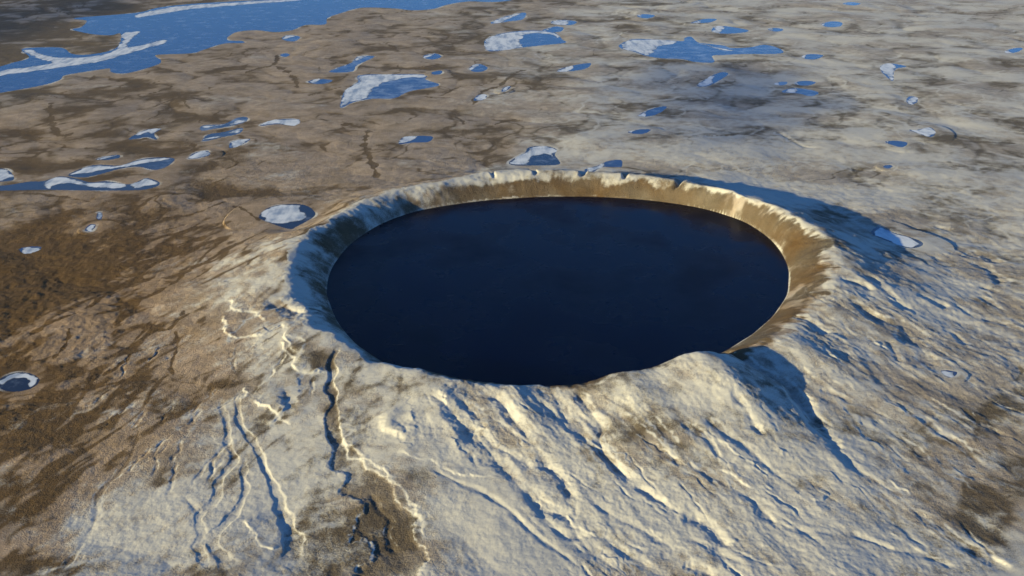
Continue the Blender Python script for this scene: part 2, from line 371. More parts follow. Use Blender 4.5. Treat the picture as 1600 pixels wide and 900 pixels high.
# ------------------------------------------------------------------ ponds
# name, picture outline (ninth, points), ice outline or share, label
PONDS = []
def pond(name, pts, ice=None, kind='blue', label=''): PONDS.append(dict(name=name, px=pts, ice=ice, kind=kind, label=label))
big = [(-160,168),(-60,155),(0,145),(67,133),(95,124),(100,118),(133,112),(160,108),(172,107),(175,113),(200,114),(243,102),(252,95),(242,87),(253,85),(300,83),
       (320,77),(350,68),(380,67),(378,64),(357,63),(356,58),(370,50),(400,47),(430,50),(457,47),(477,39),(508,38),(512,28),(534,20),(566,12),(616,13),(643,16),
       (676,14),(700,7),(733,2),(766,3),(800,0),(830,-12),(720,-26),(600,-20),(470,-5),(367,2),(300,6),(247,12),(213,20),(117,28),(135,32),(128,42),
       (113,46),(143,53),(173,55),(188,52),(188,66),(176,78),(140,85),(112,84),(98,75),(65,74),(34,77),(46,90),(20,98),(0,104),(-60,122),(-160,140)]
pond('lake', big, ice=[[(-80,133),(0,111),(50,104),(77,99),(78,96),(60,91),(38,80),(48,78),(80,88),(120,90),(165,84),(185,74),(192,62),(190,54),(212,49),(218,51),(202,62),(204,74),(255,62),(258,67),(210,80),(162,95),(110,103),(60,110),(0,119),(-80,143)],
     [(222,21),(250,14),(300,8),(367,4),(462,-2),(462,1),(380,7),(300,14),(262,20),(215,27),(214,24)]],
     label='large blue lake reaching off the top left, white ice along its far shore')
pond('lake', R(2,[(0,508),(60,480),(150,465),(250,462),(320,430),(460,402),(395,375),(398,352),(240,350),(85,355),(80,385),(20,425),(2,470)]),
     ice=[R(2,[(2,500),(20,427),(80,387),(87,357),(240,352),(392,354),(385,366),(310,366),(220,384),(165,408),(132,440),(110,470),(60,478)])],
     label='wedge-shaped blue lake with a banded white ice crescent, upper left of the crater')
pond('lake', R(2,[(670,205),(685,180),(760,155),(870,143),(990,150),(1035,185),(1050,200),(960,210),(850,222),(700,240)]),
     ice=[R(2,[(672,205),(687,180),(760,157),(870,145),(985,151),(1030,180),(985,164),(900,155),(850,172),(828,198),(850,220),(700,238)])],
     label='half-frozen lake, white left half and blue right half, below the top edge')
pond('lake', R(2,[(1300,215),(1330,195),(1380,183),(1500,187),(1600,193)]) + R(3,[(10,180),(40,172),(72,198),(120,205),(190,213),(230,225),(320,222),(380,210),(440,222),(475,245),(420,253),(300,253),(190,258),(140,262),(148,292),(60,290),(0,277)]) + R(2,[(1500,273),(1430,262),(1380,245),(1320,230)]),
     ice=[R(2,[(1303,215),(1332,197),(1380,185),(1500,189),(1580,197),(1510,212),(1465,232),(1442,261),(1380,244),(1322,229)]), R(3,[(60,200),(190,228),(260,240),(180,232)])],
     label='longest blue lake at upper right with pale rippled ice at its left end')
pond('pond', R(2,[(790,755),(860,715),(880,690),(950,683),(1010,700),(1000,725),(1022,755),(1010,770),(880,772),(800,770)]),
     ice=[R(2,[(793,755),(862,716),(882,692),(950,685),(1006,702),(996,724),(1016,752),(1000,735),(960,722),(905,732),(870,760),(880,770),(802,768)])],
     kind='dark', label='dark frozen pond ringed with white ice, just behind the far crater rim')
pond('pond', R(4,[(1215,125),(1270,85),(1390,65),(1450,70),(1475,88),(1440,110),(1390,135),(1350,150),(1240,140)]),
     ice=[R(4,[(1217,124),(1272,87),(1385,68),(1400,82),(1440,92),(1420,108),(1370,125),(1300,142),(1245,136)])], kind='dark',
     label='white ice-covered pond left of the crater with a dark open right edge')
pond('pond', R(5,[(885,185),(920,165),(990,195),(1070,220),(1125,245),(1110,262),(1060,262),(1000,240),(930,210)]),
     ice=[R(5,[(890,185),(922,168),(990,197),(1068,222),(1108,242),(1098,256),(1060,259),(1000,238),(932,208)])], kind='dark',
     label='pale ice-covered pond at the edge of the rim shadow, right of the crater')
pond('pond', [(-5,600),(12,588),(35,583),(55,588),(62,597),(50,608),(30,613),(8,612)], ice=[[(-4,600),(12,589),(35,584),(54,589),(60,597),(50,606),(48,598),(35,593),(18,596),(8,604)]], kind='dark',
     label='small dark pond with a white ice ring at the left edge')
pond('pond', R(1,[(-60,892),(-60,850),(0,855),(100,850),(200,850),(280,828),(360,840),(420,855),(500,850),(600,865),(650,850),(690,835),(750,860),(700,885),(600,893),(400,893),(200,890)]),
     ice=[R(1,[(200,853),(280,831),(360,843),(420,858),(500,853),(590,867),(560,885),(430,878),(380,868),(320,858),(260,868),(230,885)]), R(1,[(610,867),(652,853),(690,838),(745,860),(690,868),(640,885)])], kind='slate',
     label='long slate-blue frozen lake at the left edge, white ice streaks at its right end')
pond('pond', R(1,[(320,820),(380,790),(460,770),(560,775),(640,750),(720,738),(815,742),(780,780),(720,795),(650,780),(560,790),(470,815),(390,830)]),
     ice=[R(1,[(325,818),(382,792),(460,773),(560,778),(640,753),(720,741),(808,744),(760,752),(700,760),(640,772),(560,784),(470,795),(400,812)])], kind='slate',
     label='thin winding frozen pond just above the long slate lake, far left')
pond('pond', R(1,[(450,750),(500,735),(555,728),(560,742),(500,752)]), ice=0.5, kind='slate', label='tiny pond with a white tip above the winding frozen pond')
pond('pond', R(1,[(-30,800),(30,795),(65,830),(50,850),(-30,848)]), ice=0.85, kind='slate', label='white frozen pond cut by the left edge')
pond('pond', R(1,[(600,650),(650,620),(700,602),(755,602),(720,625),(735,652),(690,640),(640,648)]), ice=[R(1,[(640,626),(700,604),(752,603),(718,622),(690,618),(650,630)])], kind='slate', label='fin-shaped slate pond alone on dark brown tundra, left')
pond('pond', R(1,[(945,612),(948,588),(1050,580),(1110,552),(1155,548),(1150,570),(1080,592),(1010,602)]), ice=[R(1,[(1060,582),(1110,565),(1140,562),(1148,568),(1080,588)]), R(1,[(948,600),(952,590),(1040,583),(1000,592)])], kind='slate', label='upper of two stacked slate ponds with white ice streaks, left')
pond('pond', R(1,[(950,662),(975,630),(1050,618),(1110,602),(1138,600),(1120,625),(1040,642)]), ice=[R(1,[(952,660),(975,645),(1040,636),(1000,648)]), R(1,[(1075,622),(1110,604),(1134,602),(1118,622)])], kind='slate', label='lower of two stacked slate ponds with white ice at both ends, left')
ice_only = [
 (1,[(880,740),(910,715),(970,705),(980,725),(920,740)],'white frozen pool below the two stacked slate ponds'),
 (1,[(1075,690),(1085,660),(1150,648),(1170,652),(1120,680)],'slanted white frozen pool right of the two stacked ponds'),
 (1,[(1220,590),(1260,568),(1330,558),(1405,562),(1380,590),(1300,582)],'ragged white frozen pool up-right of the stacked ponds'),
 (4,[(90,270),(130,258),(190,258),(180,275),(120,290)],'oval white frozen pool on dark tundra near left edge'),
 (4,[(400,190),(420,165),(450,165),(430,195)],'small white frozen pool on the left tundra, lowest of a chain'),
 (4,[(455,135),(462,108),(480,112),(476,140)],'tiny upright white frozen pool, middle of a chain on the left'),
 (2,[(620,470),(640,445),(680,442),(670,465)],'small white frozen pool between the wedge lake and crater'),
 (2,[(750,430),(765,410),(795,405),(775,425)],'slender white frozen pool right of the wedge-shaped lake'),
 (3,[(1050,470),(1065,450),(1100,455),(1100,475),(1070,488)],'small bright frozen pool below the hooked pond, upper right'),
 (3,[(1060,612),(1100,612),(1160,600),(1185,625),(1160,645),(1110,630)],'jagged pale frozen pool on the right plain'),
 (5,[(1210,845),(1240,845),(1285,858),(1260,880),(1230,870)],'little white frozen pool at the foot of the right flank')]
for k, p, l in ice_only: pond('frozen_pool', R(k, p), ice=1.0, kind='blue', label=l)
small = [
 (2,[(-55,338),(50,335),(75,305),(150,270),(145,262),(80,265),(45,295),(-20,318)],0.3,'blue pond bent like a boomerang above the wedge lake'),
 (2,[(700,105),(760,80),(830,62),(865,60),(850,90),(780,100),(720,110)],0.45,'pale blue pond nearest the top edge, above the half-frozen lake'),
 (2,[(985,100),(1040,92),(1100,100),(1080,115),(1000,113)],0.7,'frosted oval pond at upper right of the half-frozen lake'),
 (2,[(940,142),(1000,122),(1040,128),(1022,147)],0.2,'small blue pool touching the half-frozen lake'),
 (2,[(600,320),(640,300),(685,318),(665,335),(620,337)],0.3,'small round blue pond below the half-frozen lake'),
 (2,[(385,262),(440,252),(470,265),(440,278),(400,275)],0.4,'little blue pond midway between wedge lake and half-frozen lake'),
 (2,[(425,342),(470,335),(467,350),(432,353)],0.0,'tiny blue pool beside the tip of the wedge lake'),
 (2,[(1010,338),(1060,315),(1165,298),(1150,322),(1090,335)],0.4,'slanted blue pond below and right of the half-frozen lake'),
 (2,[(270,675),(290,645),(340,638),(425,640),(410,665),(340,668)],0.35,'grey-blue pond alone above the left far rim'),
 (2,[(1140,788),(1200,775),(1250,755),(1310,750),(1312,780),(1260,780),(1220,782),(1170,797)],0.45,'small pond in shadow behind the far rim, beside the ringed pond'),
 (2,[(1390,545),(1420,525),(1480,505),(1525,500),(1500,525),(1450,545)],0.3,'blue pond above the far rim, in the cloud-shaded ground'),
 (2,[(1340,625),(1390,612),(1450,612),(1410,632)],0.3,'thin blue pool above the far rim, lower of two'),
 (2,[(1385,77),(1420,68),(1470,75),(1430,88)],0.2,'small blue pond near the top edge, above the longest lake'),
 (3,[(140,145),(150,125),(200,120),(310,140),(270,152),(190,155)],0.3,'blue pond right above the longest lake'),
 (3,[(40,108),(100,90),(160,90),(130,105),(70,108)],0.3,'slim blue pond near the top, above the longest lake'),
 (3,[(650,115),(700,102),(745,108),(740,125),(680,128)],0.15,'bright blue oval pond near the top right'),
 (3,[(400,135),(440,130),(475,138),(440,147)],0.4,'faint small pond left of the bright blue oval'),
 (3,[(560,262),(600,252),(660,258),(630,275),(580,275)],0.2,'dull blue pond right of the longest lake'),
 (3,[(435,390),(480,380),(520,385),(490,397),(450,398)],0.3,'leftmost of three small ponds clustered at upper right'),
 (3,[(530,385),(580,378),(625,385),(590,400),(540,398)],0.2,'top right of three small ponds clustered at upper right'),
 (3,[(465,430),(520,412),(600,420),(640,435),(600,450),(550,438)],0.4,'lowest and largest of three clustered small ponds'),
 (3,[(930,310),(970,297),(1050,312),(1000,322),(990,350),(985,380),(960,362),(935,338)],0.5,'hooked pond with white ice on the right plain'),
 (3,[(950,665),(1000,660),(1055,670),(1030,690),(990,682)],0.15,'blue pond on dark ground, lower right plain behind crater'),
 (3,[(1510,245),(1540,230),(1590,225),(1580,240),(1540,250)],0.35,'small blue pond at the right edge'),
 (3,[(940,782),(965,775),(985,782),(960,792)],0.0,'tiny blue pool on the plain right of the far rim'),
 (3,[(70,405),(120,370),(180,345),(215,350),(190,372),(140,400),(100,412)],0.5,'pale lilac frozen pool below the longest lake'),
 (3,[(750,22),(790,15),(835,22),(800,30)],0.2,'small blue pool at the very top right'),
 (1,[(1440,385),(1490,372),(1555,378),(1530,392),(1480,395)],0.35,'little pond left of the boomerang pond'),
 (1,[(1320,175),(1350,162),(1405,170),(1380,190),(1340,188)],0.4,'pond close to the big lake’s near shore'),
 (1,[(1310,256),(1335,247),(1357,255),(1335,264)],0.1,'tiny pool between the big lake and the boomerang pond')]
for k, p, ic, l in small: pond('pond', R(k, p), ice=(ic if ic > 0 else None), kind='blue', label=l.replace('’', "'"))

def inside(P, x, y):
    c = np.zeros(len(x), bool); n = len(P); j = n - 1
    for i in range(n):
        xi, yi = P[i]; xj, yj = P[j]
        m = ((yi > y) != (yj > y)) & (x < (xj - xi) * (y - yi) / (yj - yi + 1e-12) + xi)
        c ^= m; j = i
    return c
def closed_curve(P, n=4):
    P = np.asarray(P); m = len(P); out = []
    for i in range(m):
        a, b, c, d = P[(i - 1) % m], P[i], P[(i + 1) % m], P[(i + 2) % m]
        for t in np.arange(n) / n:
            out.append(0.5 * (2 * b + (c - a) * t + (2 * a - 5 * b + 4 * c - d) * t * t + (3 * b - a - 3 * c + d) * t ** 3))
    return np.array(out)
def clip_half(P, frac):
    """the part of an outline left of a slanted line, for ice that has drifted to one side"""
    d = np.array([0.95, -0.3]); d /= np.hypot(*d); s = P @ d
    lim = s.min() + (s.max() - s.min()) * frac
    out = []
    for i in range(len(P)):
        a, b = P[i - 1], P[i]; sa_, sb_ = s[i - 1] - lim, s[i] - lim
        if (sa_ <= 0) != (sb_ <= 0): out.append(a + (b - a) * (sa_ / (sa_ - sb_)))
        if sb_ <= 0: out.append(b)
    return np.array(out)

WATERMASK = np.zeros(N, f32)
for p in PONDS:
    P = closed_curve(place(p['px'])); p['P'] = P
    ext = P.max(0) - P.min(0); rb = float(np.clip(0.7 * min(ext), 35, 240)); m = rb + 60; idx = near_box(P, m)
    ins = inside(P, X[idx], Y[idx])
    D, _, _ = to_line(np.vstack([P, P[:1]]), idx)
    sd = np.where(ins, -D, D)
    core = idx[ins] if ins.any() else idx[[np.argmin(D)]]
    lvl = float(np.median(Z[core])); p['z'] = lvl
    bank = lvl + 0.5 + np.maximum(sd, 0) * 0.015
    zo = mixf(bank, Z[idx], sstep(0, rb, sd)); zo = np.maximum(zo, lvl + 0.5 - 0.05 * np.maximum(sd - 30, 0))
    Z[idx] = np.where(sd < 0, lvl - 0.6 - np.minimum(-sd * 0.06, 4.0), np.where(sd < rb, zo, Z[idx]))
    wsh = 12 + 0.0022 * RNG[idx]
    WATERMASK[idx] = np.maximum(WATERMASK[idx], 1 - sstep(0.5, 1.0, sd / wsh))

# ------------------------------------------------------------------ ground cover: snow, brown tundra, dark growth
ZONES = [(50,80,.03,.6,.7),(250,150,.03,.85,.5),(450,130,.10,.85,.2),(380,80,.1,.8,.3),(100,230,.06,1,.55),(300,250,.06,1,.5),(500,230,.12,.95,.3),(650,100,.12,.75,.35),
 (650,200,.14,.85,.22),(800,180,.17,.7,.45),(900,120,.17,.65,.35),(1000,40,.16,.5,.5),(1000,170,.12,.4,.5),(1150,130,.12,.3,.55),(1150,220,.42,.3,.25),
 (1300,60,.28,.45,.4),(1300,200,.32,.4,.4),(1450,100,.38,.4,.35),(1500,30,.32,.55,.3),(1550,220,.26,.5,.5),(1400,280,.42,.4,.35),(1550,330,.46,.35,.35),
 (900,240,.38,.5,.25),(700,250,.2,.8,.25),(600,280,.15,.95,.3),(450,280,.1,1,.3),(150,350,.03,1,.6),(300,380,.08,1,.5),(450,370,.28,.8,.3),(50,450,.02,1,.95),
 (150,500,.08,1,.6),(250,450,.12,1,.6),(350,430,.46,.65,.2),(400,470,.6,.5,.1),(300,560,.26,.85,.5),(200,580,.2,.95,.5),(60,560,.1,1,.7),(100,680,.22,.9,.6),
 (250,650,.32,.8,.5),(50,800,.16,.9,.75),(200,800,.66,.5,.12),(400,700,.7,.4,.1),(330,800,.68,.4,.12),(480,620,.75,.35,.1),(600,650,.8,.35,.05),(600,800,.42,.4,.4),(750,800,.78,.4,.05),
 (750,680,.75,.3,.1),(900,680,.75,.3,.1),(1050,620,.8,.4,.05),(1000,780,.5,.5,.4),(950,870,.5,.4,.35),(1150,700,.7,.3,.2),(1200,830,.52,.4,.35),(1350,700,.52,.45,.3),
 (1350,620,.6,.4,.2),(1500,700,.4,.6,.45),(1580,760,.36,.8,.5),(1500,850,.46,.5,.4),(1450,520,.56,.35,.22),(1400,450,.6,.3,.2),(1550,450,.46,.35,.3),(1560,600,.5,.4,.3),
 (450,900,.66,.4,.15),(100,900,.3,.8,.6),(800,420,.6,.4,.1),(-200,300,.05,1,.6),(-200,700,.15,.9,.6),(1800,300,.4,.4,.35),(1800,700,.4,.5,.4),(1330,340,.75,.3,.1),(1400,390,.72,.3,.1),(1250,310,.7,.3,.1),(800,-20,.2,.5,.4)]
acc = np.zeros((4, N), f32)
XW = X + 120 * pn(X / 500, Y / 500, 91); YW = Y + 160 * pn(X / 500, Y / 500, 92)
for u, v, s_, b_, g_ in ZONES:
    if u > 880 and s_ < 0.7: s_, b_, g_ = s_ + (0.38 if v < 360 else 0.2), b_ * 0.65, g_ * 0.75
    if v < 300: b_ = b_ * 0.72
    if 400 < v and u > 1380: s_ -= 0.12
    c = flat_at(u, v); mx, my = px_size(u, v); sig = 62.0
    w = np.exp(-0.5 * (((XW - c[0]) / (sig * mx)) ** 2 + ((YW - c[1]) / (sig * my * 0.8)) ** 2)).astype(f32) + 1e-9 / (1 + ((X - c[0]) ** 2 + (Y - c[1]) ** 2) / 1e6).astype(f32)
    acc[0] += w; acc[1] += w * s_; acc[2] += w * b_; acc[3] += w * g_
S, B, G = acc[1] / acc[0], acc[2] / acc[0], acc[3] / acc[0]
calm_n = calm * (1 + 0.5 * fbm(240, 3, 199, 0.6))
S = S - 0.18 * sstep(0.5, 0.8, S) * (1 - calm_n) + 0.05 * calm_n; G = G - 0.25 * calm_n; G = G + 0.12 * sstep(0.4, 0.6, S)
# the inner wall: brown scree below, snow on top; snow kept on its shaded side
wall = sstep(-0.1, 0.02, T) * (T < 1.02)
wt = T + 0.22 * fbm(160, 3, 95) + 0.10 * flute(70, 3, 96)
thr = mixf(0.72, 0.42, sstep(0.35, 0.95, sa))
left_in = sstep(0.2, 0.8, -ca)
S = np.where(wall > 0, mixf(mixf(0.12, 0.74, sstep(thr - 0.12, thr + 0.2, wt)), mixf(0.50, 0.80, sstep(0.2, 0.8, wt)), left_in), S)
B = np.where(wall > 0, mixf(0.55, 0.35, sstep(0.6, 1.0, wt)), B); G = np.where(wall > 0, mixf(1.0, 0.3, sstep(0.55, 1.0, wt)), G)
S = np.where((T > -0.02) & (T < 0.035), 0.6, S)
G = np.where(wall > 0, G + 0.35 * fbm(220, 4, 97, 0.65), G); B = np.where(wall > 0, B + 0.35 * fbm(300, 3, 98, 0.6), B)
crestb = np.exp(-(Q / 0.22) ** 2) * (T >= 1)
S = np.maximum(S, crestb * (0.55 + 0.5 * pn(X / 150, Y / 150, 99)))

# the curvature of the land: snow lies in hollows and thins on crowns
Zg = Z.reshape(NR, NC)
nx_ = fbm(700, 4, 101, 0.6); streak = fbm(240, 3, 105, 0.6, X * 0.35 + Y * 0.12, Y * 1.1 + X * 0.25); fine_n = fbm(70, 3, 111, 0.65)
def vein(lam, seed, wid): return np.clip(1 - np.abs(octave(lam, seed, wx + 40 * octave(130, seed + 7), wy + 40 * octave(130, seed + 8))) / wid, 0, 1)
_f0, _f1 = at(440, 345), at(60, 545)
FA = math.degrees(math.atan2(_f1[1] - _f0[1], _f1[0] - _f0[0]))
leftm = sstep(0.15, 0.75, -ca) * (T > 1) * sstep(7600, 6300, RNG) * sstep(3.2, 1.2, Q)
fan = leftm * (np.clip(0.16 - np.abs(lin(190, 5, 181, FA, 1.0)), 0, 1) * 3.2 + 0.45 * lin(70, 6, 182, FA + 4, 1.0) + 0.3 * lin(34, 6, 183, FA, 1.0))
rightm = np.clip(combed + 0.6 * sstep(0.0, 0.7, ca) * sstep(12000, 7000, RNG), 0, 1)
comb_g = rightm * (0.5 * lin(180, 4, 184, GA, 0.9) + 0.45 * lin(75, 5, 185, GA, 0.9) + 0.35 * lin(32, 5, 186, GA, 0.9))
comb_s = rightm * (0.45 * lin(240, 4, 187, GA, 0.9) + 0.4 * lin(90, 5, 188, GA, 0.9) + 0.4 * g3 + 0.3 * g4)
veins = (1 - rimw) * (0.30 * vein(700, 191, 0.07) * sstep(-.1, .3, pn(X / 900, Y / 900, 193)) + 0.26 * vein(380, 192, 0.09) * sstep(-.1, .3, pn(X / 700, Y / 700, 194)))
rightm = rightm * sstep(8200, 6000, RNG)
comb_g = comb_g * sstep(8200, 6000, RNG); comb_s = comb_s * sstep(8200, 6000, RNG)
dusty = fbm(800, 5, 171, 0.62, wy * 1.3, wx * 0.8)
snow = S + 0.30 * dusty + 0.16 * nx_ + 0.42 * comb_s - 0.45 * fan + 0.06 * streak + veins * np.clip(S * 2.0, 0.2, 1) + 0.14 * fine_n + SNOWADD
patch = fbm(1100, 5, 121, 0.62, wx, wy)
growth = G + (0.34 + 0.14 * nearf) * patch + 0.22 * fbm(320, 4, 127, 0.7) + 0.42 * comb_g + 0.85 * fan + (1 - rimw) * (0.22 * crease + 0.20 * crease2 + 0.42 * vein(820, 195, 0.05) * sstep(-.15, .2, pn(X / 1300, Y / 1300, 197)) + 0.36 * vein(430, 196, 0.07) * sstep(-.1, .25, pn(X / 900, Y / 900, 198))) + 0.16 * crease3 * nearf * (1 - rimw) - 0.22 * sstep(0.25, 0.6, b2) * (1 - rimw)
growth = np.maximum(growth, DARK * 0.95)
snow = snow - 0.22 * np.clip(growth - 0.5, 0, 1)
snow = np.maximum(snow, (WATERMASK * (0.30 + 1.1 * pn(X / 210, Y / 210, 131))))
snow = snow + 0.11 * np.tanh((snow - 0.52) * 6.0); growth = growth + (0.03 + 0.08 * nearf) * np.tanh((growth - 0.5) * 6.0)

# normals from the height field, so that the pieces of the land meet without a seam
Px = X.reshape(NR, NC); Py = Y.reshape(NR, NC)
def dgrad(A, ax): return np.gradient(A, axis=ax)
t1 = np.stack([dgrad(Px, 0), dgrad(Py, 0), dgrad(Zg, 0)], -1); t2 = np.stack([dgrad(Px, 1), dgrad(Py, 1), dgrad(Zg, 1)], -1)
nrm = np.cross(t2, t1); nrm /= np.linalg.norm(nrm, axis=2, keepdims=True)
nrm[nrm[..., 2] < 0] *= -1
nrm = nrm.reshape(-1, 3).astype(f32)

# ------------------------------------------------------------------ materials
def mat(name):
    m = bpy.data.materials.new(name); m.use_nodes = True
    nt = m.node_tree; b = nt.nodes['Principled BSDF']
    return m, nt, b
def node(nt, t, **kw):
    n = nt.nodes.new(t)
    for k, v in kw.items(): setattr(n, k, v)
    return n
def math_n(nt, op, a, b=None, clamp=False):
    n = node(nt, 'ShaderNodeMath', operation=op); n.use_clamp = clamp
    for i, v in enumerate((a, b)):
        if v is None: continue
        if isinstance(v, (int, float)): n.inputs[i].default_value = v
        else: nt.links.new(v, n.inputs[i])
    return n.outputs[0]
def mixc(nt, fac, a, b):
    n = node(nt, 'ShaderNodeMix', data_type='RGBA')
    for s, v in ((n.inputs[0], fac), (n.inputs[6], a), (n.inputs[7], b)):
        if isinstance(v, (int, float)): s.default_value = v
        elif isinstance(v, tuple): s.default_value = (*v, 1)
        else: nt.links.new(v, s)
    return n.outputs[2]
def mapr(nt, v, a, b):
    n = node(nt, 'ShaderNodeMapRange', interpolation_type='SMOOTHSTEP')
    nt.links.new(v, n.inputs[0]); n.inputs[1].default_value = a; n.inputs[2].default_value = b
    return n.outputs[0]
def noise(nt, vec, scale, detail=4, rough=0.6):
    n = node(nt, 'ShaderNodeTexNoise'); n.inputs['Scale'].default_value = scale; n.inputs['Detail'].default_value = detail
    n.inputs['Roughness'].default_value = rough; nt.links.new(vec, n.inputs['Vector']); return n.outputs[0]

def land_material():
    m, nt, b = mat('tundra')
    geo = node(nt, 'ShaderNodeNewGeometry'); pos = geo.outputs['Position']
    att = lambda n: node(nt, 'ShaderNodeAttribute', attribute_name=n).outputs['Fac']
    n1 = noise(nt, pos, 1 / 110.0, 9, 0.74); n2 = noise(nt, pos, 1 / 7.0, 3, 0.7); n3 = noise(nt, pos, 1 / 260.0, 4, 0.6)
    hue = mapr(nt, n3, 0.35, 0.65); n5 = noise(nt, pos, 1 / 430.0, 8, 0.72); n6 = noise(nt, pos, 1 / 520.0, 8, 0.75)
    tan_ = mixc(nt, hue, (0.265, 0.183, 0.115), (0.205, 0.136, 0.078))
    grey = mixc(nt, hue, (0.31, 0.288, 0.255), (0.245, 0.222, 0.19))
    soil = mixc(nt, att('brown'), grey, tan_)
    gv = math_n(nt, 'ADD', att('growth'), math_n(nt, 'MULTIPLY', math_n(nt, 'SUBTRACT', n1, 0.5), 1.1))
    gv = math_n(nt, 'ADD', gv, math_n(nt, 'MULTIPLY', math_n(nt, 'SUBTRACT', n2, 0.5), 0.5))
    gv = math_n(nt, 'ADD', gv, math_n(nt, 'MULTIPLY', math_n(nt, 'SUBTRACT', n5, 0.5), 0.75))
    veg = mixc(nt, att('brown'), (0.085, 0.072, 0.052), (0.076, 0.042, 0.013))
    soil = mixc(nt, math_n(nt, 'MULTIPLY', mapr(nt, gv, 0.28, 0.80), 0.9), soil, veg)
    vary = math_n(nt, 'ADD', math_n(nt, 'MULTIPLY', n1, 1.3), math_n(nt, 'MULTIPLY', n2, 0.5)); vary = math_n(nt, 'ADD', vary, 0.1)
    vm = node(nt, 'ShaderNodeVectorMath', operation='SCALE'); nt.links.new(soil, vm.inputs[0]); nt.links.new(vary, vm.inputs['Scale']); soil = vm.outputs[0]
    sv = math_n(nt, 'ADD', att('snow'), math_n(nt, 'MULTIPLY', math_n(nt, 'SUBTRACT', n1, 0.5), 0.95))
    sv = math_n(nt, 'ADD', sv, math_n(nt, 'MULTIPLY', math_n(nt, 'SUBTRACT', n2, 0.5), 1.0))
    sv = math_n(nt, 'ADD', sv, math_n(nt, 'MULTIPLY', math_n(nt, 'SUBTRACT', n6, 0.5), 0.6))
    snowc = mixc(nt, n3, (0.47, 0.445, 0.385), (0.41, 0.385, 0.33))
    col = mixc(nt, math_n(nt, 'MULTIPLY', mapr(nt, sv, 0.10, 1.02), 0.97), soil, snowc)
    nt.links.new(col, b.inputs['Base Color'])
    b.inputs['Roughness'].default_value = 0.95; b.inputs['Specular IOR Level'].default_value = 0.1
    bp = node(nt, 'ShaderNodeBump'); nt.links.new(math_n(nt, 'SUBTRACT', 0.95, math_n(nt, 'MULTIPLY', mapr(nt, math_n(nt, 'ADD', att('snow'), math_n(nt, 'MULTIPLY', math_n(nt, 'SUBTRACT', n3, 0.5), 0.9)), 0.35, 0.85), 0.72)), bp.inputs['Strength']); bp.inputs['Distance'].default_value = 1.0
    nt.links.new(math_n(nt, 'ADD', math_n(nt, 'MULTIPLY', n2, 2.6), math_n(nt, 'MULTIPLY', noise(nt, pos, 1 / 28.0, 6, 0.8), 8.0)), bp.inputs['Height']); nt.links.new(bp.outputs[0], b.inputs['Normal'])
    return m
def water_material(name, base, rough, bump, scale):
    m, nt, b = mat(name)
    pos = node(nt, 'ShaderNodeNewGeometry').outputs['Position']
    n = noise(nt, pos, 1 / 350.0, 4, 0.6)
    colr = mixc(nt, n, tuple(c * 0.7 for c in base), tuple(c * 1.3 for c in base))
    if not bump:
        fr = noise(nt, pos, 1 / 190.0, 7, 0.7); oi = node(nt, 'ShaderNodeObjectInfo').outputs['Random']
        fr = math_n(nt, 'ADD', fr, math_n(nt, 'MULTIPLY', math_n(nt, 'SUBTRACT', oi, 0.5), 0.16))
        colr = mixc(nt, math_n(nt, 'MULTIPLY', mapr(nt, fr, 0.50, 0.74), 0.55), colr, (0.26, 0.31, 0.38))
    else:
        rn = node(nt, 'ShaderNodeMapRange'); nt.links.new(noise(nt, pos, 1 / 600.0, 4, 0.6), rn.inputs[0]); rn.inputs[1].default_value = 0.35; rn.inputs[2].default_value = 0.65
        rn.inputs[3].default_value = rough * 0.6; rn.inputs[4].default_value = rough * 2.2; nt.links.new(rn.outputs[0], b.inputs['Roughness'])
    nt.links.new(colr, b.inputs['Base Color'])
    b.inputs['Roughness'].default_value = rough; b.inputs['IOR'].default_value = 1.33; b.inputs['Specular IOR Level'].default_value = 0.08 if bump else 0.12
    if bump:
        bp = node(nt, 'ShaderNodeBump'); bp.inputs['Strength'].default_value = bump; bp.inputs['Distance'].default_value = 1.0
        nt.links.new(noise(nt, pos, scale, 3, 0.6), bp.inputs['Height']); nt.links.new(bp.outputs[0], b.inputs['Normal'])
    return m
def ice_material():
    m, nt, b = mat('lake_ice')
    pos = node(nt, 'ShaderNodeNewGeometry').outputs['Position']
    mp = node(nt, 'ShaderNodeMapping'); nt.links.new(pos, mp.inputs['Vector']); mp.inputs['Rotation'].default_value = (0, 0, 0.9); mp.inputs['Scale'].default_value = (1.0, 0.22, 1.0)
    n = noise(nt, pos, 1 / 90.0, 5, 0.65); n2 = noise(nt, mp.outputs[0], 1 / 85.0, 4, 0.6)
    k = math_n(nt, 'ADD', math_n(nt, 'MULTIPLY', n2, 0.65), math_n(nt, 'MULTIPLY', n, 0.35))
    nt.links.new(mixc(nt, mapr(nt, k, 0.36, 0.58), (0.21, 0.26, 0.33), (0.58, 0.59, 0.58)), b.inputs['Base Color'])
    b.inputs['Roughness'].default_value = 0.6
    cov = node(nt, 'ShaderNodeAttribute', attribute_name='cover').outputs['Fac']
    al = math_n(nt, 'ADD', math_n(nt, 'MULTIPLY', cov, 0.9), math_n(nt, 'MULTIPLY', math_n(nt, 'SUBTRACT', k, 0.5), 2.2))
    nt.links.new(mapr(nt, al, -0.20, 0.45), b.inputs['Alpha'])
    return m
M_LAND = land_material()
M_CRATER = water_material('deep_lake_water', (0.0001, 0.0006, 0.008), 0.20, 0.03, 1 / 12.0)
M_WATER = {'blue': water_material('clear_lake_ice', (0.027, 0.055, 0.135), 0.25, 0, 1), 'slate': water_material('slate_lake_ice', (0.036, 0.056, 0.098), 0.25, 0, 1),
           'dark': water_material('dark_pond_ice', (0.02, 0.032, 0.06), 0.2, 0, 1)}
M_ICE = ice_material()

